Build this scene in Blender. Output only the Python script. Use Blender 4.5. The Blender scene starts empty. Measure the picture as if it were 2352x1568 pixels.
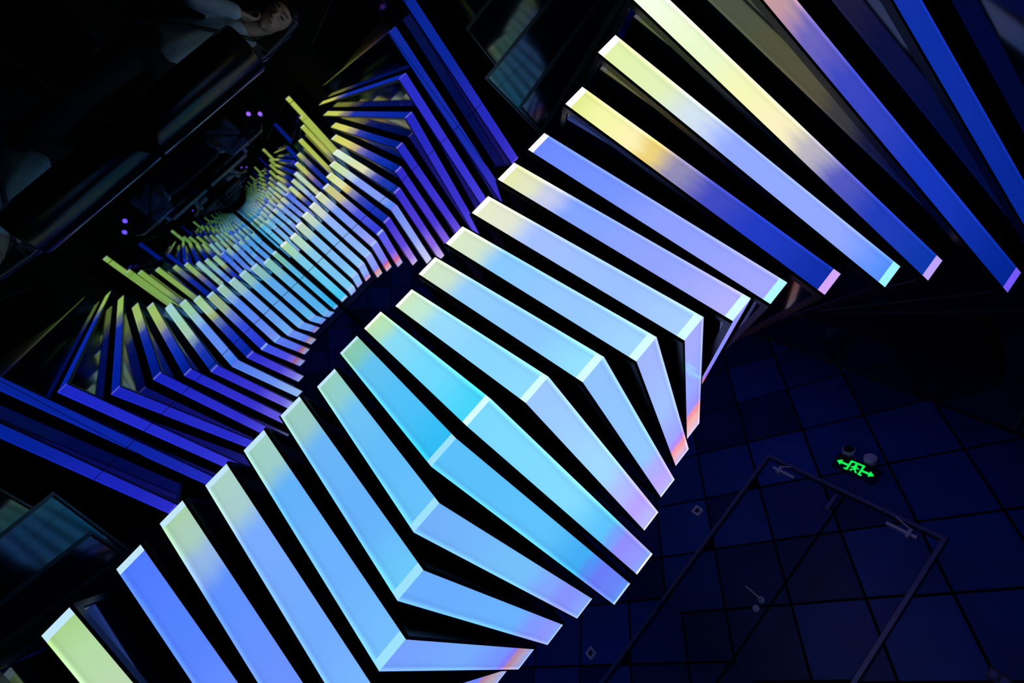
import bpy, bmesh, math, random
from mathutils import Vector, Matrix
random.seed(4)
sc = bpy.context.scene
C = sc.collection

# ------------------------------------------------------------------ camera
# room axes: +X along the mirror wall (to the right), +Y towards the mirror wall, z = 0 on the mirrored plinth
F_PX, ROLL, PITCH, CAM_H = 1094.8, 0.731914, 0.169641, 0.065
HF = Vector((0.52222, 0.85281, 0)); RT = Vector((0.85281, -0.52222, 0)); ZU = Vector((0, 0, 1))
fwd = HF * math.cos(PITCH) + ZU * math.sin(PITCH)
upv = -HF * math.sin(PITCH) + ZU * math.cos(PITCH)
cx = RT * math.cos(ROLL) + upv * math.sin(ROLL)
cy = -RT * math.sin(ROLL) + upv * math.cos(ROLL)
cam_d = bpy.data.cameras.new('camera'); cam = bpy.data.objects.new('camera', cam_d); C.objects.link(cam)
M = Matrix.Identity(4)
for i in range(3):
    M[i][0] = cx[i]; M[i][1] = cy[i]; M[i][2] = -fwd[i]
M[2][3] = CAM_H
cam.matrix_world = M
cam_d.sensor_width = 36.0; cam_d.lens = 36.0 * F_PX / 2352.0; cam_d.clip_start = 0.005
cam_d.dof.use_dof = True; cam_d.dof.focus_distance = 1.9; cam_d.dof.aperture_fstop = 2.2
sc.camera = cam

# ------------------------------------------------------------------ world, exposure, bounces (facing mirrors need many)
w = bpy.data.worlds.new('dark_room'); sc.world = w; w.use_nodes = True
w.node_tree.nodes['Background'].inputs[0].default_value = (0.0, 0.0, 0.0, 1)
w.node_tree.nodes['Background'].inputs[1].default_value = 0.0
sc.view_settings.view_transform = 'Standard'; sc.view_settings.look = 'None'
sc.view_settings.gamma = 1.0; sc.view_settings.exposure = 0.0; sc.view_settings.use_curve_mapping = False
sc.cycles.max_bounces = 15; sc.cycles.glossy_bounces = 14; sc.cycles.diffuse_bounces = 2; sc.cycles.transmission_bounces = 1; sc.cycles.volume_bounces = 0
sc.cycles.sample_clamp_indirect = 4.0

# ------------------------------------------------------------------ helpers
def lin(c):
    return tuple(((v / 255) / 12.92 if v / 255 <= 0.04045 else ((v / 255 + 0.055) / 1.055) ** 2.4) for v in c[:3]) + (1.0,)

def mat(name, base=(0, 0, 0), rough=0.5, metal=0.0, spec=0.5, emis=None, strength=1.0, noise=None, bump=None):
    m = bpy.data.materials.new(name); m.use_nodes = True
    nt = m.node_tree; b = nt.nodes['Principled BSDF']
    b.inputs['Base Color'].default_value = (*base, 1); b.inputs['Roughness'].default_value = rough
    b.inputs['Metallic'].default_value = metal; b.inputs['Specular IOR Level'].default_value = spec
    if emis is not None:
        b.inputs['Emission Color'].default_value = (*emis[:3], 1); b.inputs['Emission Strength'].default_value = strength
    if noise:
        sca, amt = noise
        tc = nt.nodes.new('ShaderNodeTexCoord'); n = nt.nodes.new('ShaderNodeTexNoise'); n.inputs['Scale'].default_value = sca
        n.inputs['Detail'].default_value = 5; nt.links.new(tc.outputs['Object'], n.inputs['Vector'])
        r = nt.nodes.new('ShaderNodeValToRGB')
        r.color_ramp.elements[0].position = 0.3; r.color_ramp.elements[1].position = 0.7
        r.color_ramp.elements[0].color = (*[v * (1 - amt) for v in base], 1); r.color_ramp.elements[1].color = (*[min(1, v * (1 + amt)) for v in base], 1)
        nt.links.new(n.outputs['Fac'], r.inputs['Fac']); nt.links.new(r.outputs['Color'], b.inputs['Base Color'])
        if bump:
            bp = nt.nodes.new('ShaderNodeBump'); bp.inputs['Strength'].default_value = bump; bp.inputs['Distance'].default_value = 0.01
            nt.links.new(n.outputs['Fac'], bp.inputs['Height']); nt.links.new(bp.outputs['Normal'], b.inputs['Normal'])
    return m

def mirror_mat(name, col, rough=0.0):
    m = bpy.data.materials.new(name); m.use_nodes = True; nt = m.node_tree; nt.nodes.clear()
    o = nt.nodes.new('ShaderNodeOutputMaterial'); g = nt.nodes.new('ShaderNodeBsdfGlossy')
    g.inputs['Color'].default_value = (*col, 1); g.inputs['Roughness'].default_value = rough
    nt.links.new(g.outputs[0], o.inputs[0]); return m

def link(name, me, m=None, parent=None, smooth=False):
    o = bpy.data.objects.new(name, me); C.objects.link(o)
    if m is not None:
        if not me.materials: me.materials.append(m)
    if parent is not None: o.parent = parent
    if smooth:
        for p in me.polygons: p.use_smooth = True
    return o

def obj(name, verts, faces, m, parent=None, smooth=False):
    me = bpy.data.meshes.new(name); me.from_pydata([tuple(v) for v in verts], [], faces); me.update()
    return link(name, me, m, parent, smooth)

def bm_obj(name, bm, m, parent=None, smooth=False):
    bmesh.ops.recalc_face_normals(bm, faces=bm.faces)
    me = bpy.data.meshes.new(name); bm.to_mesh(me); bm.free()
    return link(name, me, m, parent, smooth)

BOXF = [(0, 3, 2, 1), (4, 5, 6, 7), (0, 1, 5, 4), (1, 2, 6, 5), (2, 3, 7, 6), (3, 0, 4, 7)]
def box_v(x0, x1, y0, y1, z0, z1):
    return [(x0, y0, z0), (x1, y0, z0), (x1, y1, z0), (x0, y1, z0), (x0, y0, z1), (x1, y0, z1), (x1, y1, z1), (x0, y1, z1)]
def box(name, x0, x1, y0, y1, z0, z1, m, parent=None):
    return obj(name, box_v(x0, x1, y0, y1, z0, z1), BOXF, m, parent)
def bm_box(bm, x0, x1, y0, y1, z0, z1):
    vs = [bm.verts.new(v) for v in box_v(x0, x1, y0, y1, z0, z1)]
    for f in BOXF: bm.faces.new([vs[i] for i in f])
def prism_bm(bm, poly, z0, z1):
    a = [bm.verts.new((p[0], p[1], z0)) for p in poly]; b = [bm.verts.new((p[0], p[1], z1)) for p in poly]
    n = len(poly); bm.faces.new(a[::-1]); bm.faces.new(b)
    for i in range(n): bm.faces.new([a[i], a[(i + 1) % n], b[(i + 1) % n], b[i]])
def capsule(bm, p, r1, q, r2, seg=12, ring=4):
    p, q = Vector(p), Vector(q); d = q - p
    if d.length < 1e-6: d = Vector((0, 0, 1e-5))
    z = d.normalized(); x = z.orthogonal().normalized(); y = z.cross(x)
    rows = []
    for i in range(1, ring + 1):
        a = -math.pi / 2 + (math.pi / 2) * i / ring
        rows.append((p + z * r1 * math.sin(a), r1 * math.cos(a)))
    for i in range(0, ring):
        a = (math.pi / 2) * i / ring
        rows.append((q + z * r2 * math.sin(a), r2 * math.cos(a)))
    vs = [[bm.verts.new(c + (x * math.cos(2 * math.pi * k / seg) + y * math.sin(2 * math.pi * k / seg)) * r) for k in range(seg)] for c, r in rows]
    s = bm.verts.new(p - z * r1); t = bm.verts.new(q + z * r2)
    for k in range(seg):
        k2 = (k + 1) % seg
        bm.faces.new([s, vs[0][k2], vs[0][k]]); bm.faces.new([t, vs[-1][k], vs[-1][k2]])
        for i in range(len(vs) - 1): bm.faces.new([vs[i][k], vs[i][k2], vs[i + 1][k2], vs[i + 1][k]])
def ellipsoid(bm, c, r, rot=None, seg=20):
    R = (rot or Matrix.Identity(3)).to_4x4()
    bmesh.ops.create_uvsphere(bm, u_segments=seg, v_segments=seg // 2 + 2, radius=1.0,
        matrix=Matrix.Translation(Vector(c)) @ R @ Matrix.Diagonal((*r, 1)))
def cyl_bm(bm, c, axis, r, h, seg=24, r2=None):
    z = Vector(axis).normalized(); q = z.to_track_quat('Z', 'Y').to_matrix().to_4x4()
    bmesh.ops.create_cone(bm, cap_ends=True, segments=seg, radius1=r, radius2=r if r2 is None else r2, depth=h,
        matrix=Matrix.Translation(Vector(c)) @ q)

def tag(o, label, cat, group=None):
    o['label'] = label; o['category'] = cat
    if group: o['group'] = group
    return o
def struct(o, label=None):
    o['kind'] = 'structure'
    if label: o['label'] = label
    return o
def empty(name, loc=(0, 0, 0)):
    o = bpy.data.objects.new(name, None); C.objects.link(o); o.location = loc; return o

# ------------------------------------------------------------------ materials
MIRROR = mirror_mat('silvered_glass', (0.76, 0.83, 0.87))
FLOOR_MIRROR = mirror_mat('plinth_mirror', (0.50, 0.76, 0.94))
BLACK = mat('black_lacquer', (0.004, 0.004, 0.005), 0.32, spec=0.4)
BLACK_GLOSS = mat('black_acrylic', (0.003, 0.003, 0.004), 0.22, spec=0.5)
UNDER = mat('black_acrylic_underside', (0.001, 0.003, 0.008), 0.07, spec=1.0)
MATT = mat('matt_black_paint', (0.006, 0.006, 0.008), 0.85, spec=0.15, noise=(4.0, 0.3))
CARPET = mat('dark_carpet', (0.010, 0.010, 0.014), 0.95, spec=0.05, noise=(60.0, 0.5), bump=0.3)
GROUT = mat('black_joint', (0.004, 0.004, 0.006), 0.9, spec=0.1)
TILES = [mat('navy_tile', (0.011 * k, 0.066 * k, 0.30 * k), 0.42, spec=0.25, noise=(3.0, 0.18)) for k in (0.45, 0.75, 1.0, 1.25)]
FRAME = mat('dark_anodised_metal', (0.13, 0.15, 0.28), 0.4, metal=0.2)
STEEL = mat('satin_steel', (0.72, 0.73, 0.82), 0.4, metal=0.0)
WHITE_PLASTIC = mat('white_plastic', (0.80, 0.80, 0.84), 0.35)

# ------------------------------------------------------------------ room shell
XL, XR, YB, YM, ZF, ZC = -4.3, 5.18, -1.54, 5.412, -0.55, 3.45
struct(box('floor', XL, XR + 0.1, YB - 0.1, YM + 0.1, ZF - 0.1, ZF, CARPET), 'dark carpeted floor')
struct(box('ceiling', XL, XR + 0.1, YB - 0.1, YM + 0.1, ZC, ZC + 0.1, MATT), 'matt black ceiling')
struct(box('wall_left', XL - 0.1, XL, YB - 0.1, YM + 0.1, ZF, ZC, MATT), 'matt black wall')
wb = struct(box('wall_back', XL, XR, YM + 0.006, YM + 0.1, ZF, ZC, GROUT), 'mirror clad wall of tall panels')
wn = struct(box('wall_near', XL, XR, YB - 0.1, YB - 0.006, ZF, ZC, GROUT), 'wall facing the mirror wall, partly mirrored, partly tiled')
G = 0.003
SEAM_Z = 2.352
xs = [0.878 + 1.2 * k for k in range(-4, 4)]
xs = [XL] + [x for x in xs if XL + 0.1 < x < XR - 0.1] + [XR]
for a, b in zip(xs[:-1], xs[1:]):
    for z0, z1 in ((ZF, SEAM_Z), (SEAM_Z, ZC)):
        box('mirror_panel', a + G, b - G, YM, YM + 0.006, z0 + G, z1 - G, MIRROR, wb)
MX = 3.27                                   # right edge of the mirrors on the near wall
xn = [XL] + [MX - 1.2 * k for k in range(6, -1, -1) if MX - 1.2 * k > XL + 0.1]
for a, b in zip(xn[:-1], xn[1:]):
    for z0, z1 in ((ZF, SEAM_Z), (SEAM_Z, ZC)):
        box('mirror_panel', a + G, b - G, YB - 0.006, YB, z0 + G, z1 - G, MIRROR, wn)

# diamond-laid square tiles
HD = 0.412                                  # half diagonal
def clip(poly, axis, lim, keep_less):
    out = []
    for i in range(len(poly)):
        p, q = poly[i], poly[(i + 1) % len(poly)]
        ip = (p[axis] <= lim) == keep_less; iq = (q[axis] <= lim) == keep_less
        if ip: out.append(p)
        if ip != iq:
            t = (lim - p[axis]) / (q[axis] - p[axis]); out.append(tuple(p[k] + t * (q[k] - p[k]) for k in range(2)))
    return out
def diamonds(a0, a1, z0, z1, ca, cz, gap=0.016):
    h = HD - gap; res = []
    for i in range(int((a0 - ca) / HD) - 2, int((a1 - ca) / HD) + 3):
        for j in range(int((z0 - cz) / HD) - 2, int((z1 - cz) / HD) + 3):
            if (i + j) % 2: continue
            x, z = ca + i * HD, cz + j * HD
            p = [(x - h, z), (x, z - h), (x + h, z), (x, z + h)]
            for ax, lim, less in ((0, a0, False), (0, a1, True), (1, z0, False), (1, z1, True)):
                if p: p = clip(p, ax, lim, less)
            if len(p) >= 3:
                ar = abs(sum(p[k][0] * p[(k + 1) % len(p)][1] - p[(k + 1) % len(p)][0] * p[k][1] for k in range(len(p)))) / 2
                if ar > 0.004: res.append((p, (i * 7 + j * 13) % 97))
    return res
def tile_obj(poly, seed, parent, place, depth):
    bm = bmesh.new(); a = [bm.verts.new(place(p[0], p[1], 0.0)) for p in poly]; b = [bm.verts.new(place(p[0], p[1], depth)) for p in poly]
    n = len(poly); bm.faces.new(a); bm.faces.new(b[::-1])
    for i in range(n): bm.faces.new([a[i], b[i], b[(i + 1) % n], a[(i + 1) % n]])
    rnd = random.Random(seed * 31 + 5)
    bm_obj('tile', bm, TILES[rnd.choices((0, 1, 2, 3), (3, 3, 4, 2))[0]], parent)

DY0, DY1, DZ = 1.212, 2.735, 1.88           # double door in the tiled wall
wr = struct(box('wall_right', XR + 0.006, XR + 0.1, YB, YM, ZF, ZC, GROUT), 'navy wall of square tiles laid as diamonds')
pr = lambda y, z, d: (XR + 0.006 - d, y, z)
CA, CZ = 3.05 - HD, 0.296                    # a vertex of the lattice sits at y 3.05, z 0.296
for a0, a1, z0, z1 in ((YB, DY0 - 0.04, ZF, ZC), (DY1 + 0.04, YM, ZF, ZC), (DY0 - 0.04, DY1 + 0.04, DZ + 0.04, ZC)):
    for p, s in diamonds(a0, a1, z0, z1, CA, CZ): tile_obj(p, s, wr, pr, 0.008)
pn = lambda x, z, d: (x, YB - 0.006 + d, z)
for p, s in diamonds(MX + 0.03, XR, ZF, ZC, MX, CZ): tile_obj(p, s, wn, pn, 0.008)

door = struct(box('door_1', XR + 0.05, XR + 0.09, DY0, DY1, ZF, DZ, GROUT), 'double door clad in the wall tiles')
for nm, b in (('door_frame', (DY0 - 0.036, DY0 - 0.004, ZF, DZ + 0.036)), ('door_frame', (DY1 + 0.004, DY1 + 0.036, ZF, DZ + 0.036)), ('door_frame', (DY0 - 0.004, DY1 + 0.004, DZ + 0.004, DZ + 0.036))):
    box(nm, XR - 0.035, XR + 0.006, b[0], b[1], b[2], b[3], FRAME, door)
DM = 1.955
leaves = []
for a0, a1 in ((DY0, DM - 0.003), (DM + 0.003, DY1)):
    lf = box('door_leaf', XR + 0.012, XR + 0.05, a0, a1, ZF + 0.01, DZ, GROUT, door); leaves.append(lf)
    for p, s in diamonds(a0 + 0.008, a1 - 0.008, ZF + 0.02, DZ - 0.008, CA + 0.012, CZ + 0.006): tile_obj(p, s + 3, lf, lambda y, z, d: (XR + 0.012 - d, y, z), 0.008)
# closers: a slim body with a pivot and an arm
for lf, y0, y1, yp in ((leaves[1], 2.41, 2.64, 2.57), (leaves[0], 1.34, 1.57, 1.40)):
    bm = bmesh.new(); bm_box(bm, XR - 0.035, XR + 0.004, y0, y1, 1.79, 1.815); bm_box(bm, XR - 0.045, XR + 0.004, yp - 0.012, yp + 0.012, 1.765, 1.85)
    bm_obj('door_closer', bm, STEEL, lf)
    bm = bmesh.new(); capsule(bm, (XR - 0.045, yp, 1.84), 0.008, (XR - 0.10, yp + (0.11 if yp < 2 else -0.11), 1.865), 0.007); bm_obj('closer_arm', bm, STEEL, lf, True)
bm = bmesh.new(); cyl_bm(bm, (XR - 0.002, 2.035, 0.582), (1, 0, 0), 0.030, 0.018); capsule(bm, (XR - 0.01, 2.035, 0.582), 0.009, (XR - 0.05, 2.035, 0.582), 0.009); capsule(bm, (XR - 0.05, 2.035, 0.582), 0.009, (XR - 0.05, 2.185, 0.592), 0.007)
bm_obj('lever_handle', bm, STEEL, leaves[1], True)
bm = bmesh.new(); cyl_bm(bm, (XR - 0.002, 2.028, 0.488), (1, 0, 0), 0.030, 0.016); cyl_bm(bm, (XR - 0.012, 2.028, 0.488), (1, 0, 0), 0.010, 0.012)
bm_obj('lock_rosette', bm, STEEL, leaves[1], True)
bm = bmesh.new(); bm_box(bm, XR - 0.02, XR + 0.004, 2.0, 2.03, 1.66, 1.84); bm_obj('door_bolt', bm, FRAME, leaves[1])

# ------------------------------------------------------------------ exit sign with twin emergency lamps
GREEN = mat('lit_green', (0, 0, 0), 0.4, emis=lin((20, 255, 90)), strength=1.1)
sg = empty('exit_sign', (XR - 0.002, 2.0, 2.09)); tag(sg, 'green lit exit sign with two arrows and twin round lamps above the double door', 'exit sign')
sb = box('sign_box', -0.045, 0, -0.19, 0.19, 0.0, 0.155, mat('sign_glass_black', (0.006, 0.012, 0.02), 0.15), sg)
def flat(name, polys, x, m, parent):
    bm = bmesh.new()
    for poly in polys:
        a = [bm.verts.new((x, p[0], p[1])) for p in poly]; b = [bm.verts.new((x - 0.003, p[0], p[1])) for p in poly]; n = len(poly)
        bm.faces.new(a[::-1]); bm.faces.new(b)
        for i in range(n): bm.faces.new([a[i], a[(i + 1) % n], b[(i + 1) % n], b[i]])
    return bm_obj(name, bm, m, parent)
X0 = -0.0455
def rect(a0, a1, z0, z1): return [(a0, z0), (a1, z0), (a1, z1), (a0, z1)]
for s in (1, -1):
    flat('arrow', [[(s * 0.165, 0.072), (s * 0.125, 0.102), (s * 0.125, 0.042)], rect(min(s * 0.130, s * 0.066), max(s * 0.130, s * 0.066), 0.063, 0.081)], X0, GREEN, sg)
flat('door_symbol', [rect(-0.062, -0.048, 0.02, 0.132), rect(0.048, 0.062, 0.02, 0.132), rect(-0.048, 0.048, 0.118, 0.132), rect(-0.080, -0.062, 0.02, 0.032), rect(0.062, 0.080, 0.02, 0.032)], X0, GREEN, sg)
hd = [(0.004 + 0.012 * math.cos(a), 0.102 + 0.012 * math.sin(a)) for a in [k * math.pi / 5 for k in range(10)]]
flat('running_figure', [hd, [(-0.012, 0.085), (0.018, 0.088), (0.010, 0.050), (-0.014, 0.052)], [(0.016, 0.086), (0.036, 0.068), (0.030, 0.060), (0.010, 0.076)], [(-0.010, 0.086), (-0.034, 0.078), (-0.034, 0.070), (-0.010, 0.074)],
     [(-0.012, 0.055), (0.0, 0.055), (-0.022, 0.026), (-0.038, 0.028)], [(0.0, 0.055), (0.012, 0.055), (0.032, 0.034), (0.024, 0.026)]], X0, GREEN, sg)
for yy, lit in ((0.135, 0), (-0.062, 1)):
    bm = bmesh.new(); cyl_bm(bm, (-0.03, yy, 0.225), (-1, 0, 0.25), 0.056, 0.05, 28); lh = bm_obj('lamp_head', bm, mat('lamp_grey', (0.75, 0.72, 0.85), 0.35), sg)
    bm = bmesh.new(); cyl_bm(bm, (-0.058, yy, 0.232), (-1, 0, 0.25), 0.047, 0.008, 28); bm_obj('reflector', bm, mat('lamp_lens', (0.90, 0.80, 0.95) if lit else (0.03, 0.03, 0.05), 0.2), lh)  # one lens pale violet: a reflection painted into its colour, the other left dark
    bm = bmesh.new(); cyl_bm(bm, (-0.025, yy, 0.165), (0, 0, 1), 0.012, 0.03, 12); bm_obj('lamp_stem', bm, BLACK, sg)
# small wall fittings
cb = empty('call_point', (XR - 0.002, 3.03, 0.90)); tag(cb, 'small pale square call point on the tiled wall left of the double door', 'call point')
bm = bmesh.new()
for r in ((-0.046, 0.046, 0, 0.022), (-0.046, 0.046, 0.072, 0.094), (-0.046, -0.024, 0.022, 0.072), (0.024, 0.046, 0.022, 0.072)): bm_box(bm, -0.03, 0, *r)
bm_obj('housing', bm, WHITE_PLASTIC, cb); box('button', -0.022, -0.002, -0.023, 0.023, 0.023, 0.071, mat('dark_button', (0.05, 0.03, 0.05), 0.3), cb)
sp = empty('switch_plate', (XR - 0.002, 0.58, 1.10)); tag(sp, 'narrow dark switch plate on the tiled wall right of the double door', 'switch plate')
box('plate', -0.014, 0, -0.06, 0.06, 0, 0.09, mat('grey_plastic', (0.04, 0.04, 0.06), 0.4), sp)
for k in (-0.03, 0.03): box('rocker', -0.02, -0.014, k - 0.02, k + 0.02, 0.02, 0.07, FRAME, sp)

# ------------------------------------------------------------------ mirrored plinth
PX0, PX1, PY0, PY1 = -0.33, 3.7, -0.35, 4.0
pl = box('mirrored_plinth', PX0, PX1, PY0, PY1, ZF, -0.008, BLACK); tag(pl, 'low black plinth with a mirror top carrying the twisted light tower', 'plinth')
box('mirror_top', PX0 + 0.012, PX1 - 0.012, PY0 + 0.012, PY1 - 0.012, -0.008, 0.0, FLOOR_MIRROR, pl)
for b in ((PX0, PX0 + 0.012, PY0, PY1), (PX1 - 0.012, PX1, PY0, PY1), (PX0 + 0.012, PX1 - 0.012, PY0, PY0 + 0.012), (PX0 + 0.012, PX1 - 0.012, PY1 - 0.012, PY1)):
    box('edge_trim', *b, -0.008, 0.0, MATT, pl)

# ------------------------------------------------------------------ the light tower
TIERS = [  # plan corners: left, front, right, rear (metres)
    ((0.796, 2.491), (0.924, 1.360), (2.236, 1.363), (2.020, 2.700)),
    ((0.811, 2.426), (1.015, 1.316), (2.340, 1.541), (1.960, 2.760)),
    ((0.754, 2.343), (1.114, 1.274), (2.317, 1.567), (1.850, 2.780)),
    ((0.719, 2.264), (1.204, 1.226), (2.328, 1.620), (1.795, 2.820)),
    ((0.694, 2.229), (1.293, 1.193), (2.406, 1.724), (1.755, 2.850)),
    ((0.653, 2.176), (1.380, 1.147), (2.408, 1.874), (1.681, 2.902)),
    ((0.640, 2.119), (1.488, 1.143), (2.463, 1.991), (1.615, 2.967)),
    ((0.566, 1.955), (1.617, 1.064), (2.579, 2.198), (1.528, 3.089)),
    ((0.479, 1.847), (1.748, 0.957), (2.709, 2.327), (1.440, 3.217)),
    ((0.387, 1.762), (1.895, 0.908), (2.783, 2.475), (1.276, 3.330)),
    ((0.218, 1.567), (2.131, 0.735), (2.962, 2.647), (1.050, 3.479)),
    ((0.086, 1.314), (2.428, 0.594), (3.147, 2.936), (0.805, 3.656)),
    ((-0.128, 0.620), (4.050, 0.250), (3.420, 2.950), (0.551, 4.220)),
    ((-0.312, 0.050), (3.050, -0.250), (3.350, 3.670), (0.172, 4.375)),
    ((-0.490, 0.300), (3.300, 0.150), (3.350, 4.026), (-0.259, 4.512)),
    ((-1.020, 0.970), (1.790, 0.950), (1.796, 4.826), (-1.030, 4.960)),
]
Z1, DZT, BH = 0.0228, 0.19246, 0.13
Y1, Y2 = (205, 205, 95), (228, 214, 120)
YEL = [(0, (225, 225, 120)), (.2, (235, 225, 120)), (.34, (225, 200, 130)), (.48, (120, 112, 170)), (.62, (45, 60, 190)), (1, (14, 42, 165))]
# colour stops along the left faces (left corner -> front / rear corner)
LEFT = {
 1: [(0, (190, 225, 180)), (.14, (175, 222, 200)), (.3, (140, 218, 240)), (.65, (115, 216, 250)), (1, (70, 212, 246))],
 2: [(0, (200, 228, 200)), (.18, (190, 228, 222)), (.36, (155, 218, 246)), (.7, (140, 212, 250)), (1, (145, 218, 252))],
 3: [(0, (205, 226, 205)), (.16, (200, 222, 215)), (.32, (150, 204, 248)), (.7, (145, 200, 252)), (1, (152, 226, 252))],
 4: [(0, (214, 230, 208)), (.15, (208, 226, 216)), (.30, (140, 200, 250)), (.7, (155, 200, 255)), (1, (165, 214, 255))],
 5: [(0, (226, 232, 212)), (.17, (222, 226, 222)), (.32, (168, 192, 255)), (.7, (160, 192, 255)), (1, (172, 208, 255))],
 6: [(0, (224, 230, 180)), (.12, (222, 226, 205)), (.22, (205, 205, 232)), (.34, (134, 164, 255)), (.7, (150, 165, 255)), (1, (184, 178, 255))],
 7: [(0, (112, 138, 255)), (.3, (120, 148, 255)), (.6, (146, 160, 255)), (1, (168, 168, 255))],
 8: [(0, (222, 232, 150)), (.14, (240, 242, 180)), (.24, (248, 238, 190)), (.32, (232, 206, 130)), (.42, (150, 140, 180)), (.56, (66, 74, 190)), (.72, (34, 58, 190)), (1, (14, 44, 160))],
 9: [(0, (222, 238, 180)), (.18, (222, 238, 195)), (.32, (218, 226, 236)), (.46, (150, 170, 255)), (.8, (150, 168, 255)), (1, (84, 142, 252))],
 10: [(0, (240, 250, 245)), (.22, (230, 245, 215)), (.36, (240, 242, 195)), (.48, (246, 236, 205)), (.57, (190, 180, 190)), (.68, (84, 88, 188)), (.8, (34, 60, 182)), (1, (10, 54, 165))],
 11: [(0, (228, 228, 120)), (.22, (238, 226, 120)), (.36, (222, 190, 140)), (.46, (140, 120, 180)), (.58, (66, 74, 185)), (.75, (24, 54, 182)), (1, (2, 36, 142))],
 12: [(0, (228, 222, 110)), (.20, (236, 224, 120)), (.34, (180, 160, 140)), (.44, (60, 66, 170)), (.6, (14, 44, 160)), (1, (2, 32, 132))],
 13: [(0, (215, 220, 95)), (.18, (220, 215, 110)), (.30, (140, 125, 130)), (.42, (30, 50, 170)), (1, (6, 40, 160))],
 14: [(0, (210, 216, 90)), (.2, (222, 212, 110)), (.32, (120, 110, 140)), (.42, (24, 50, 180)), (1, (10, 44, 170))],
 15: [(0, (205, 212, 90)), (.4, (210, 215, 110)), (.7, (190, 150, 120)), (.9, (60, 60, 150)), (1, (20, 50, 170))],
 16: [(0, (222, 222, 100)), (.3, (215, 220, 105)), (.6, (215, 200, 110)), (.85, (190, 150, 130)), (1, (60, 60, 150))],
}
FRONT = {  # front-left faces that differ from the rear-left ones
 11: [(0, (228, 228, 120)), (.16, (232, 220, 130)), (.25, (190, 150, 170)), (.34, (110, 100, 185)), (.46, (58, 70, 188)), (.7, (22, 54, 182)), (1, (2, 36, 142))],
 12: [(0, (220, 214, 110)), (.12, (150, 130, 150)), (.22, (40, 56, 165)), (.4, (14, 46, 160)), (1, (2, 32, 132))],
}
REAR = {7: [(0, (190, 200, 255)), (.06, (222, 214, 150)), (.26, (222, 206, 160)), (.42, (150, 142, 220)), (.62, (84, 90, 232)), (1, (64, 64, 220))]}
SIDE = {k: [(0, (4, 24, 110)), (.6, (14, 26, 120)), (1, (44, 34, 150))] for k in (12, 13, 14, 15, 16)}   # front-right faces of top tiers, out of direct view, dimmed to darken the tiled wall
# right faces (front / rear corner -> right corner)
RIGHT = {
 1: [(0, (128, 216, 250)), (.45, (135, 218, 252)), (.70, (96, 196, 246)), (.76, (120, 165, 248)), (.82, (150, 142, 250)), (.92, (150, 150, 248)), (1, (136, 168, 245))],
 2: [(0, (160, 200, 252)), (.5, (165, 216, 252)), (.68, (182, 188, 255)), (.82, (190, 165, 255)), (1, (190, 186, 255))],
 3: [(0, (150, 195, 255)), (.6, (150, 200, 255)), (.78, (182, 172, 255)), (.9, (196, 170, 255)), (1, (186, 186, 255))],
 4: [(0, (166, 182, 255)), (.4, (165, 192, 255)), (.72, (164, 168, 255)), (.80, (186, 140, 250)), (.85, (244, 150, 175)), (.92, (232, 178, 212)), (1, (200, 188, 255))],
 5: [(0, (172, 172, 255)), (.4, (158, 170, 255)), (.66, (160, 150, 255)), (.73, (240, 145, 170)), (.85, (240, 180, 190)), (1, (228, 200, 240))],
 6: [(0, (150, 150, 255)), (.5, (140, 140, 250)), (.72, (170, 120, 240)), (.78, (246, 110, 130)), (.88, (240, 160, 190)), (1, (230, 190, 240))],
 7: [(0, (100, 100, 245)), (.5, (120, 96, 240)), (.72, (190, 120, 230)), (.80, (240, 110, 150)), (.90, (225, 165, 225)), (1, (210, 190, 245))],
 8: [(0, (72, 58, 215)), (.5, (110, 76, 225)), (.8, (180, 130, 235)), (1, (225, 180, 245))],
 9: [(0, (130, 150, 250)), (.5, (165, 175, 255)), (.8, (215, 210, 252)), (1, (235, 225, 255))],
 10: [(0, (64, 52, 210)), (.45, (92, 64, 220)), (.75, (160, 110, 235)), (1, (225, 185, 248))],
 11: [(0, (54, 48, 205)), (.5, (84, 60, 218)), (.78, (150, 104, 235)), (1, (225, 185, 248))],
 12: [(0, (44, 46, 200)), (.5, (76, 58, 215)), (.78, (130, 92, 235)), (1, (210, 170, 248))],
 13: [(0, (42, 44, 195)), (.5, (66, 54, 210)), (.72, (100, 76, 232)), (1, (200, 160, 250))],
 14: [(0, (48, 50, 205)), (.4, (62, 54, 212)), (.7, (90, 70, 230)), (.8, (150, 120, 245)), (1, (190, 150, 250))],
 15: [(0, (12, 42, 155)), (.4, (26, 46, 172)), (.75, (66, 54, 205)), (1, (120, 90, 240))],
 16: [(0, (4, 34, 130)), (.45, (14, 42, 158)), (.8, (46, 46, 195)), (1, (70, 54, 210))],
}
GAIN = 1.06
def film(c):                                # the film's blues are a little deeper, its pale ends a little warmer
    r, g, b = c
    if b >= max(r, g): return (r * 0.95, g * 0.98, b)
    return (r, g, b * 0.93)
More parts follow.
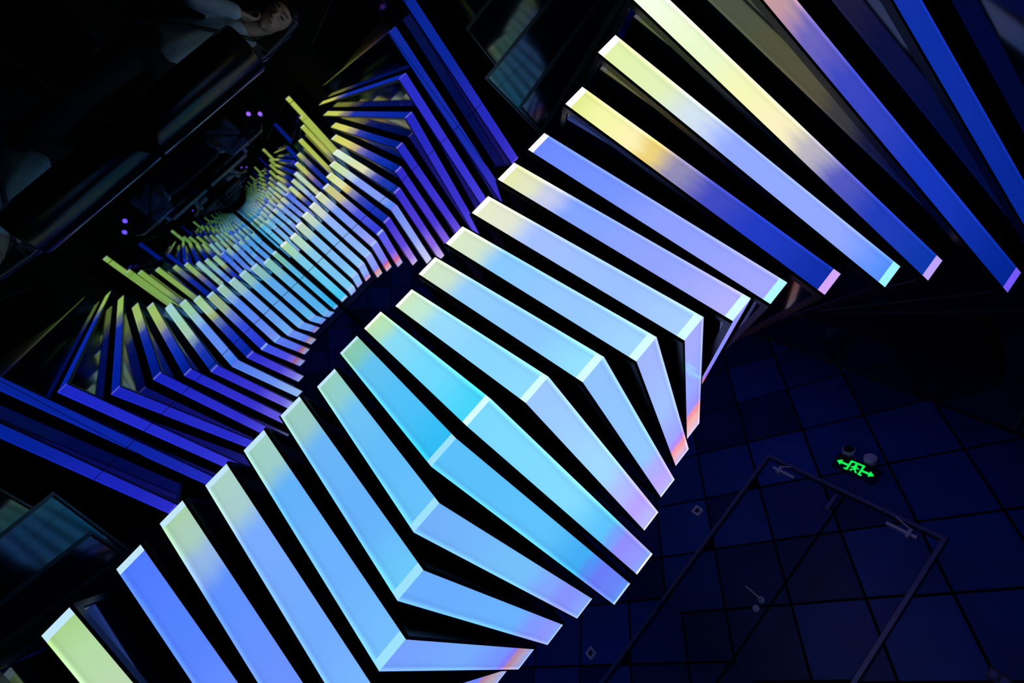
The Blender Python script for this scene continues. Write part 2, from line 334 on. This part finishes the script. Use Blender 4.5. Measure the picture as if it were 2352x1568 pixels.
def panel_mat(name, stops, length, k):
    stops = [(p, film(c)) for p, c in stops]
    m = bpy.data.materials.new(name); m.use_nodes = True; nt = m.node_tree; N = nt.nodes; L = nt.links
    b = N['Principled BSDF']; b.inputs['Base Color'].default_value = (0.02, 0.02, 0.025, 1); b.inputs['Roughness'].default_value = 0.06; b.inputs['Specular IOR Level'].default_value = 0.5
    uv = N.new('ShaderNodeUVMap'); sep = N.new('ShaderNodeSeparateXYZ'); L.new(uv.outputs[0], sep.inputs[0])
    mp = N.new('ShaderNodeMapping'); mp.inputs['Scale'].default_value = (length * 1.6, 1.1, 1); mp.inputs['Location'].default_value = (k * 3.7, k * 1.3, 0); L.new(uv.outputs[0], mp.inputs[0])
    nz = N.new('ShaderNodeTexNoise'); nz.inputs['Scale'].default_value = 2.2; nz.inputs['Detail'].default_value = 3; L.new(mp.outputs[0], nz.inputs['Vector'])
    # diffuser film: stops wander a little, edges glow, faint creases run lengthwise
    a = N.new('ShaderNodeMath'); a.operation = 'MULTIPLY_ADD'; a.inputs[1].default_value = 0.06; a.inputs[2].default_value = -0.03; L.new(nz.outputs['Fac'], a.inputs[0])
    s = N.new('ShaderNodeMath'); s.operation = 'ADD'; L.new(sep.outputs['X'], s.inputs[0]); L.new(a.outputs[0], s.inputs[1])
    r = N.new('ShaderNodeValToRGB'); r.color_ramp.interpolation = 'EASE'; e = r.color_ramp.elements
    e[0].position = stops[0][0]; e[0].color = lin(stops[0][1]); e[1].position = stops[-1][0]; e[1].color = lin(stops[-1][1])
    for p, c in stops[1:-1]:
        q = e.new(p); q.color = lin(c)
    L.new(s.outputs[0], r.inputs[0])
    # crease along the strip near the upper edge
    mp2 = N.new('ShaderNodeMapping'); mp2.inputs['Scale'].default_value = (length * 1.1, 0.15, 1); mp2.inputs['Location'].default_value = (k * 5.1, 0, 0); L.new(uv.outputs[0], mp2.inputs[0])
    n2 = N.new('ShaderNodeTexNoise'); n2.inputs['Scale'].default_value = 2.0; n2.inputs['Detail'].default_value = 2; L.new(mp2.outputs[0], n2.inputs['Vector'])
    vv = N.new('ShaderNodeMath'); vv.operation = 'MULTIPLY_ADD'; vv.inputs[1].default_value = 0.30; L.new(n2.outputs['Fac'], vv.inputs[0]); L.new(sep.outputs['Y'], vv.inputs[2])
    cr = N.new('ShaderNodeValToRGB'); cr.color_ramp.interpolation = 'EASE'; ce = cr.color_ramp.elements
    ce[0].position = 0.0; ce[0].color = (.97, .97, .97, 1); ce[1].position = 1.0; ce[1].color = (1.06, 1.06, 1.06, 1)
    for p, c in ((.25, 1.0), (.68, 1.0), (.80, .98), (.87, .91), (.93, .96), (.97, 1.02)):
        q = ce.new(p); q.color = (c, c, c, 1)
    sc2 = N.new('ShaderNodeMath'); sc2.operation = 'MULTIPLY'; sc2.inputs[1].default_value = 0.90; L.new(vv.outputs[0], sc2.inputs[0]); L.new(sc2.outputs[0], cr.inputs[0])
    mx = N.new('ShaderNodeMix'); mx.data_type = 'RGBA'; mx.blend_type = 'MULTIPLY'; mx.inputs['Factor'].default_value = 1.0
    L.new(r.outputs[0], mx.inputs['A']); L.new(cr.outputs[0], mx.inputs['B'])
    # LED row right behind the upper edge
    ed = N.new('ShaderNodeMapRange'); ed.inputs['From Min'].default_value = 0.86; ed.inputs['From Max'].default_value = 1.0; ed.inputs['To Max'].default_value = 0.55; L.new(sep.outputs['Y'], ed.inputs['Value'])
    sat = N.new('ShaderNodeMix'); sat.data_type = 'RGBA'; sat.blend_type = 'ADD'; L.new(ed.outputs[0], sat.inputs['Factor']); L.new(mx.outputs['Result'], sat.inputs['A']); L.new(mx.outputs['Result'], sat.inputs['B'])
    L.new(sat.outputs['Result'], b.inputs['Emission Color']); b.inputs['Emission Strength'].default_value = GAIN
    return m
def trim_mat(c, g=1.0):
    key = 'trim_%d_%d_%d' % c
    m = bpy.data.materials.get(key)
    return m or mat(key, (0.02, 0.02, 0.02), 0.2, emis=lin(c), strength=g)

def inset(poly, d):
    n = len(poly); out = []
    for i in range(n):
        p0, p1, p2 = Vector(poly[i - 1]), Vector(poly[i]), Vector(poly[(i + 1) % n])
        a = (p1 - p0).normalized(); b = (p2 - p1).normalized(); na = Vector((-a.y, a.x)); nb = Vector((-b.y, b.x))
        k = (na + nb) / (1 + na.dot(nb)); out.append(tuple(p1 + k * d))
    return out
tower = empty('light_tower', (1.5, 2.05, 0.0)); tag(tower, 'tall twisted tower of stacked square light boxes glowing yellow, blue and violet', 'light sculpture')
TO = Vector((1.5, 2.05, 0))
def strip(name, p, q, t0, t1, z0, z1, out, m, parent, thick=0.012):
    """upright bar standing on the line p->q between t0 and t1 (metres), its lit side flush with the outer face"""
    p, q = Vector(p), Vector(q); d = (q - p); ln = d.length; d /= ln; nrm = Vector((d.y, -d.x)) * out
    vs, uvs = [], []
    for z, v in ((z0, 0.0), (z1, 1.0)):
        for t, off in ((t0, 0), (t1, 0), (t1 - thick * (t1 > ln - 1e-4), -thick), (t0 + thick * (t0 < 1e-4), -thick)):     # corners mitred
            c = p + d * t + nrm * off; vs.append((c.x - TO.x, c.y - TO.y, z)); uvs.append((t / ln, v))
    me = bpy.data.meshes.new(name); fs = BOXF if out > 0 else [f[::-1] for f in BOXF]
    me.from_pydata(vs, [], fs); u = me.uv_layers.new(name='UVMap')
    for l in me.loops: u.data[l.index].uv = uvs[l.vertex_index]
    me.update(); return link(name, me, m, parent)
TW = 0.034
for k, (P0, K, P1, P3) in enumerate(TIERS, 1):
    z = Z1 + DZT * (k - 1); quad = [P0, K, P1, P3]         # counter-clockwise seen from above
    loc = lambda poly: [(p[0] - TO.x, p[1] - TO.y) for p in poly]
    outer, core = loc(quad), loc(inset(quad, 0.013)); rim = loc(inset(quad, 0.024)); hub = loc(inset(quad, 0.22 if k < 10 else 0.6))
    bm = bmesh.new()
    bo = loc(inset(quad, -0.002))
    prism_bm(bm, core, z + 0.004, z + BH - 0.004)           # casing behind the diffusers
    prism_bm(bm, bo, z + BH - 0.004, z + BH + 0.004)        # lid
    n = 4                                                   # bottom frame ring
    ra = [bm.verts.new((p[0], p[1], z - 0.010)) for p in bo]; rb = [bm.verts.new((p[0], p[1], z - 0.010)) for p in rim]
    rc = [bm.verts.new((p[0], p[1], z + 0.004)) for p in bo]; rd = [bm.verts.new((p[0], p[1], z + 0.004)) for p in rim]
    for i in range(n):
        j = (i + 1) % n
        bm.faces.new([ra[i], rb[i], rb[j], ra[j]]); bm.faces.new([rc[i], rc[j], rd[j], rd[i]])
        bm.faces.new([ra[i], ra[j], rc[j], rc[i]]); bm.faces.new([rb[i], rd[i], rd[j], rb[j]])
    tier = bm_obj('tier', bm, BLACK, tower)
    bm = bmesh.new(); prism_bm(bm, rim, z - 0.003, z + 0.003); bm_obj('underside_panel', bm, UNDER, tier)
    bm = bmesh.new(); prism_bm(bm, hub, 0.0 if k == 1 else z - DZT + BH + 0.004, z - 0.0031); bm_obj('spacer', bm, BLACK, tier)
    ln = lambda a, b: (Vector(b) - Vector(a)).length
    mats = {}
    wcap = (250, 250, 246) if k < 12 else (238, 236, 160)
    kcap = {7: (170, 240, 255), 8: (205, 160, 240), 9: (150, 236, 255), 10: (182, 156, 240), 11: (112, 84, 238)}.get(k, (205, 245, 250) if k < 7 else (100, 80, 232))
    pcap = (150, 120, 240) if k > 7 else (190, 205, 252)
    ecap = (240, 235, 255) if k < 12 else (120, 90, 240)
    for (a, b, stops, c0, c1) in ((P0, K, FRONT.get(k, LEFT[k]), wcap, kcap), (P0, P3, REAR.get(k, LEFT[k]), wcap, pcap), (K, P1, SIDE.get(k, RIGHT[k]), None, ecap), (P3, P1, RIGHT[k], None, ecap)):
        L_ = ln(a, b); out = 1 if (a, b) in ((P0, K), (K, P1)) else -1
        kind = 'side' if stops is SIDE.get(k) else 'right' if stops is RIGHT[k] else 'front' if stops is FRONT.get(k) else 'rear' if stops is REAR.get(k) else 'left'
        if kind not in mats: mats[kind] = panel_mat('film_tier%d_%s' % (k, kind), stops, L_, k)
        s0 = TW * 0.9 if c0 else 0.0; e1 = TW * (1.0 if c0 else 0.45)
        strip('light_panel', a, b, s0, L_ - e1, z + 0.004, z + BH - 0.004, out, mats[kind], tier)
        if c0: strip('corner_trim', a, b, 0.0, s0, z + 0.004, z + BH - 0.004, out, trim_mat(c0, 1.1), tier)
        strip('corner_trim', a, b, L_ - e1, L_, z + 0.004, z + BH - 0.004, out, trim_mat(c1, 1.1), tier)

# ------------------------------------------------------------------ black column beside the plinth
bm = bmesh.new()
PR, PZ = 0.112, 0.650
prof = [(PR, ZF), (PR, PZ - 0.013), (PR - 0.003, PZ - 0.004), (PR - 0.010, PZ), (0.0, PZ)]
seg = 64; rows = []
for r, z in prof[:-1]: rows.append([bm.verts.new((r * math.cos(2 * math.pi * i / seg), r * math.sin(2 * math.pi * i / seg), z - ZF)) for i in range(seg)])
for a, b in zip(rows[:-1], rows[1:]):
    for i in range(seg): bm.faces.new([a[i], a[(i + 1) % seg], b[(i + 1) % seg], b[i]])
bm.faces.new(rows[0][::-1]); bm.faces.new(rows[-1])
col = bm_obj('round_pedestal', bm, BLACK_GLOSS, None, True); col.location = (-0.456, 2.9, ZF)
tag(col, 'chest high glossy black round pedestal standing in front of the woman', 'pedestal')
bm = bmesh.new(); cyl_bm(bm, (0, 0, 0.012), (0, 0, 1), PR + 0.008, 0.024, 48); bm_obj('foot_ring', bm, FRAME, col)
ph = empty('smartphone', (-0.405, 2.87, PZ + 0.001)); tag(ph, 'smartphone standing on top of the black pedestal', 'phone'); ph.rotation_euler = (0, 0, -0.25)
bm = bmesh.new(); bm_box(bm, -0.030, 0.030, -0.004, 0.004, 0.0, 0.055); bmesh.ops.bevel(bm, geom=bm.edges[:], offset=0.002, segments=2, affect='EDGES'); bm_obj('phone_case', bm, mat('pale_phone', (0.30, 0.34, 0.45), 0.25, metal=0.6), ph)
box('camera_bump', 0.006, 0.028, -0.0065, -0.004, 0.030, 0.050, BLACK_GLOSS, ph)

# ------------------------------------------------------------------ the woman
SKIN = mat('skin', (0.42, 0.27, 0.20), 0.5, noise=(40, 0.06)); HAIR = mat('dark_hair', (0.010, 0.008, 0.008), 0.4, noise=(80, 0.5))
SHIRT = mat('pale_blue_shirt', (0.34, 0.52, 0.66), 0.8, noise=(25, 0.08), bump=0.4); PANTS = mat('dark_trousers', (0.018, 0.025, 0.045), 0.85, noise=(40, 0.3))
LEATHER = mat('black_leather', (0.008, 0.008, 0.009), 0.45, noise=(120, 0.4), bump=0.2)
def solid(name, bm, m, parent, voxel, it=4):
    o = bm_obj(name, bm, m, parent, True)
    r = o.modifiers.new('remesh', 'REMESH'); r.mode = 'VOXEL'; r.voxel_size = voxel; r.use_smooth_shade = True
    t = o.modifiers.new('smooth', 'SMOOTH'); t.iterations = it; t.factor = 0.5
    return o
PS = 0.914; FZ = (ZF - 0.0056) / PS           # drawn for a taller figure, brought down to 1.6 m
HC = Vector((-0.562, 3.485, 1.020)); HR = Matrix.Rotation(0.10, 3, 'Y') @ Matrix.Rotation(0.12, 3, 'X')
def hp(x, y, z): return HC + HR @ Vector((x, y, z))          # head space: -y is the face
SR, SL = Vector((-0.815, 3.55, 0.785)), Vector((-0.520, 3.58, 0.790))
ER, EL = Vector((-0.805, 3.300, 0.700)), Vector((-0.505, 3.740, 0.560))
WR, WL = Vector((-0.662, 3.335, 0.832)), Vector((-0.640, 3.760, 0.500))
PEL = Vector((-0.750, 3.58, 0.360))
bm = bmesh.new()
ellipsoid(bm, hp(0, 0.005, 0.025), (0.074, 0.094, 0.092), HR); ellipsoid(bm, hp(0, -0.022, -0.045), (0.056, 0.062, 0.066), HR)
capsule(bm, hp(0, -0.058, -0.098), 0.016, hp(0, -0.054, -0.09), 0.02)
capsule(bm, hp(0, -0.086, 0.012), 0.007, hp(0, -0.100, -0.020), 0.012); capsule(bm, hp(-0.010, -0.092, -0.024), 0.007, hp(0.010, -0.092, -0.024), 0.007)
for sx in (-1, 1):
    ellipsoid(bm, hp(sx * 0.075, 0.012, -0.005), (0.010, 0.022, 0.032), HR, 12)
    capsule(bm, hp(sx * 0.016, -0.082, 0.034), 0.008, hp(sx * 0.045, -0.070, 0.036), 0.008)
capsule(bm, hp(-0.020, -0.078, -0.052), 0.007, hp(0.020, -0.078, -0.052), 0.007)
capsule(bm, hp(0, 0.02, -0.07), 0.048, (-0.655, 3.555, 0.80), 0.055)
capsule(bm, (-0.65, 3.56, 0.77), 0.085, (-0.70, 3.575, 0.62), 0.100); capsule(bm, (-0.70, 3.575, 0.62), 0.100, PEL, 0.090)
capsule(bm, SR, 0.052, (-0.645, 3.56, 0.785), 0.06); capsule(bm, SL, 0.052, (-0.645, 3.56, 0.785), 0.06)
for S_, E_, W_ in ((SR, ER, WR), (SL, EL, WL)):
    capsule(bm, S_, 0.045, E_, 0.037); capsule(bm, E_, 0.036, W_, 0.024)
for sx in (-1, 1):
    h = PEL + Vector((sx * 0.085, 0, -0.03)); kn = Vector((PEL.x + sx * 0.095, 3.55, -0.08)); an = Vector((PEL.x + sx * 0.10, 3.59, FZ + 0.075))
    capsule(bm, h, 0.068, kn, 0.052); capsule(bm, kn, 0.054, an, 0.034); capsule(bm, an - Vector((0, 0, 0.03)), 0.036, an + Vector((sx * 0.015, -0.14, -0.045)), 0.028)
def hand(bm, wr, dirn, palm_n, curl):
    d = Vector(dirn).normalized(); nrm = Vector(palm_n).normalized(); sd = d.cross(nrm).normalized(); nrm = sd.cross(d)
    for k in range(4):
        o = (k - 1.5) * 0.018; capsule(bm, wr + sd * o * 0.6, 0.014, wr + d * 0.075 + sd * o, 0.012)
        L = (0.068, 0.078, 0.074, 0.058)[k]; a = wr + d * 0.080 + sd * o; ang = 0.0; seglen = (0.45, 0.32, 0.23)
        for j in range(3):
            ang += curl; b = a + (d * math.cos(ang) + nrm * math.sin(ang)) * L * seglen[j]
            capsule(bm, a, 0.0092 - j * 0.0008, b, 0.0086 - j * 0.0008, 8, 3); a = b
    t0 = wr + d * 0.022 + sd * -0.026; t1 = t0 + (d * 0.7 - sd * 0.6 + nrm * 0.4).normalized() * 0.036; t2 = t1 + (d * 0.9 + nrm * 0.45).normalized() * 0.03
    capsule(bm, t0, 0.013, t1, 0.010, 8, 3); capsule(bm, t1, 0.010, t2, 0.008, 8, 3)
hand(bm, WR, hp(0.0, -0.085, -0.110) - WR, Vector((0.2, 0.5, 0.8)), 0.55)
hand(bm, WL, Vector((-0.9, 0.05, -0.15)), Vector((0, -1, 0)), 0.25)
person = solid('person', bm, SKIN, None, 0.0055, 3)
person.scale = (PS, PS, PS); person.location = (0, 0, 0.0056)
tag(person, 'woman in a pale blue shirt resting her chin on her hand behind the black pedestal', 'person')
bm = bmesh.new()
capsule(bm, (-0.645, 3.56, 0.775), 0.100, (-0.70, 3.575, 0.62), 0.122); capsule(bm, (-0.70, 3.575, 0.62), 0.122, (-0.735, 3.58, 0.455), 0.128)
capsule(bm, (-0.76, 3.57, 0.60), 0.085, (-0.80, 3.58, 0.50), 0.090); capsule(bm, (-0.61, 3.57, 0.60), 0.085, (-0.66, 3.58, 0.49), 0.090)
for S_ in (SR, SL): capsule(bm, S_, 0.064, (-0.645, 3.56, 0.785), 0.078)
capsule(bm, SR, 0.062, ER, 0.056); capsule(bm, ER, 0.056, WR - (WR - ER) * 0.10, 0.042); capsule(bm, SL, 0.062, EL, 0.052); capsule(bm, EL, 0.052, WL - (WL - EL) * 0.25, 0.040)
solid('shirt', bm, SHIRT, person, 0.009, 5)
bm = bmesh.new()
capsule(bm, PEL + Vector((-0.04, 0, 0.06)), 0.112, PEL + Vector((0.04, 0, 0.06)), 0.112); capsule(bm, PEL + Vector((-0.04, 0, -0.02)), 0.108, PEL + Vector((0.04, 0, -0.02)), 0.108)
for sx in (-1, 1):
    h = PEL + Vector((sx * 0.075, 0, 0.0)); kn = Vector((PEL.x + sx * 0.10, 3.55, -0.08)); an = Vector((PEL.x + sx * 0.105, 3.59, FZ + 0.13))
    capsule(bm, h, 0.100, kn, 0.078); capsule(bm, kn, 0.078, an, 0.072)
solid('trousers', bm, PANTS, person, 0.010, 4)
bm = bmesh.new()
ellipsoid(bm, hp(0, 0.028, 0.040), (0.088, 0.098, 0.092), HR)
for sx in (-1, 1):
    capsule(bm, hp(sx * 0.068, -0.020, 0.070), 0.026, hp(sx * 0.088, 0.015, -0.05), 0.022); capsule(bm, hp(sx * 0.088, 0.015, -0.05), 0.024, hp(sx * 0.108, 0.03, -0.20), 0.030)
    capsule(bm, hp(sx * 0.105, 0.0, -0.20), 0.032, hp(sx * 0.11, -0.02, -0.33), 0.018); capsule(bm, hp(sx * 0.04, 0.07, 0.0), 0.06, hp(sx * 0.07, 0.075, -0.24), 0.045)
capsule(bm, hp(-0.05, -0.060, 0.088), 0.018, hp(0.05, -0.060, 0.088), 0.018); capsule(bm, hp(0, 0.06, 0.0), 0.07, hp(0, 0.085, -0.26), 0.05)
solid('hair', bm, HAIR, person, 0.008, 3)
EYE = mat('dark_lashes', (0.012, 0.010, 0.012), 0.4); LIP = mat('lips', (0.30, 0.09, 0.09), 0.45)
for sx in (-1, 1):
    bm = bmesh.new(); ellipsoid(bm, hp(sx * 0.031, -0.083, 0.014), (0.014, 0.006, 0.005), HR, 12); bm_obj('eye', bm, EYE, person, True)
    bm = bmesh.new(); capsule(bm, hp(sx * 0.016, -0.092, 0.042), 0.0035, hp(sx * 0.046, -0.079, 0.043), 0.0025); bm_obj('eyebrow', bm, EYE, person, True)
bm = bmesh.new(); capsule(bm, hp(-0.020, -0.083, -0.052), 0.0055, hp(0.020, -0.083, -0.052), 0.0055); bm_obj('mouth', bm, LIP, person, True)
# shoulder bag
bag = empty('shoulder_bag', (-0.905, 3.07, 0.125)); bag.scale = (PS, PS, PS); tag(bag, 'black leather shoulder bag hanging at the woman\'s hip', 'bag')
bm = bmesh.new(); bm_box(bm, -0.115, 0.115, -0.045, 0.045, 0.0, 0.20); bmesh.ops.bevel(bm, geom=bm.edges[:], offset=0.018, segments=3, affect='EDGES'); bm_obj('bag_body', bm, LEATHER, bag, True)
bm = bmesh.new(); bm_box(bm, -0.117, 0.117, -0.052, -0.044, 0.09, 0.204); bmesh.ops.bevel(bm, geom=bm.edges[:], offset=0.003, segments=2, affect='EDGES'); bm_obj('bag_flap', bm, LEATHER, bag)
pts = [(-0.955, 3.410, 0.35), (-0.86, 3.405, 0.47), (-0.76, 3.415, 0.60), (-0.65, 3.435, 0.72), (-0.56, 3.49, 0.825), (-0.555, 3.58, 0.865), (-0.62, 3.70, 0.76), (-0.76, 3.725, 0.56), (-0.90, 3.66, 0.42), (-0.965, 3.48, 0.35)]
bm = bmesh.new()
for a, b in zip(pts[:-1], pts[1:]): capsule(bm, a, 0.011, b, 0.011, 8, 3)
bm_obj('bag_strap', bm, LEATHER, person, True)

# ------------------------------------------------------------------ violet spotlights on a stand, seen only in the mirrors
VIOLET = mat('violet_lens', (0.02, 0.01, 0.03), 0.2, emis=lin((150, 90, 255)), strength=1.6)
st = empty('spotlight_stand', (-0.80, 1.0, ZF)); tag(st, 'black tripod stand with two small violet spotlights, seen in the mirror wall', 'spotlight stand')
bm = bmesh.new(); capsule(bm, (0, 0, 0.30), 0.014, (0, 0, 2.02), 0.012, 10, 3); bm_obj('pole', bm, BLACK, st, True)
for k in range(3):
    a = k * 2 * math.pi / 3 + 0.4; bm = bmesh.new(); capsule(bm, (0, 0, 0.62), 0.010, (0.34 * math.cos(a), 0.34 * math.sin(a), 0.012), 0.010, 8, 3); bm_obj('leg', bm, BLACK, st, True)
for dx, dz, tilt in ((-0.065, 1.86, 0.25), (0.065, 2.00, -0.2)):
    bm = bmesh.new(); ax = Vector((tilt, 0.95, -0.25)).normalized(); c = Vector((dx, 0.02, dz)); cyl_bm(bm, c, ax, 0.022, 0.11, 20, 0.036); hd_ = bm_obj('spot_head', bm, BLACK, st)
    bm = bmesh.new(); cyl_bm(bm, c + ax * 0.056, ax, 0.033, 0.004, 20); bm_obj('lens', bm, VIOLET, hd_)
    bm = bmesh.new(); capsule(bm, (0, 0, dz), 0.009, c, 0.009, 8, 3); bm_obj('bracket', bm, BLACK, st)
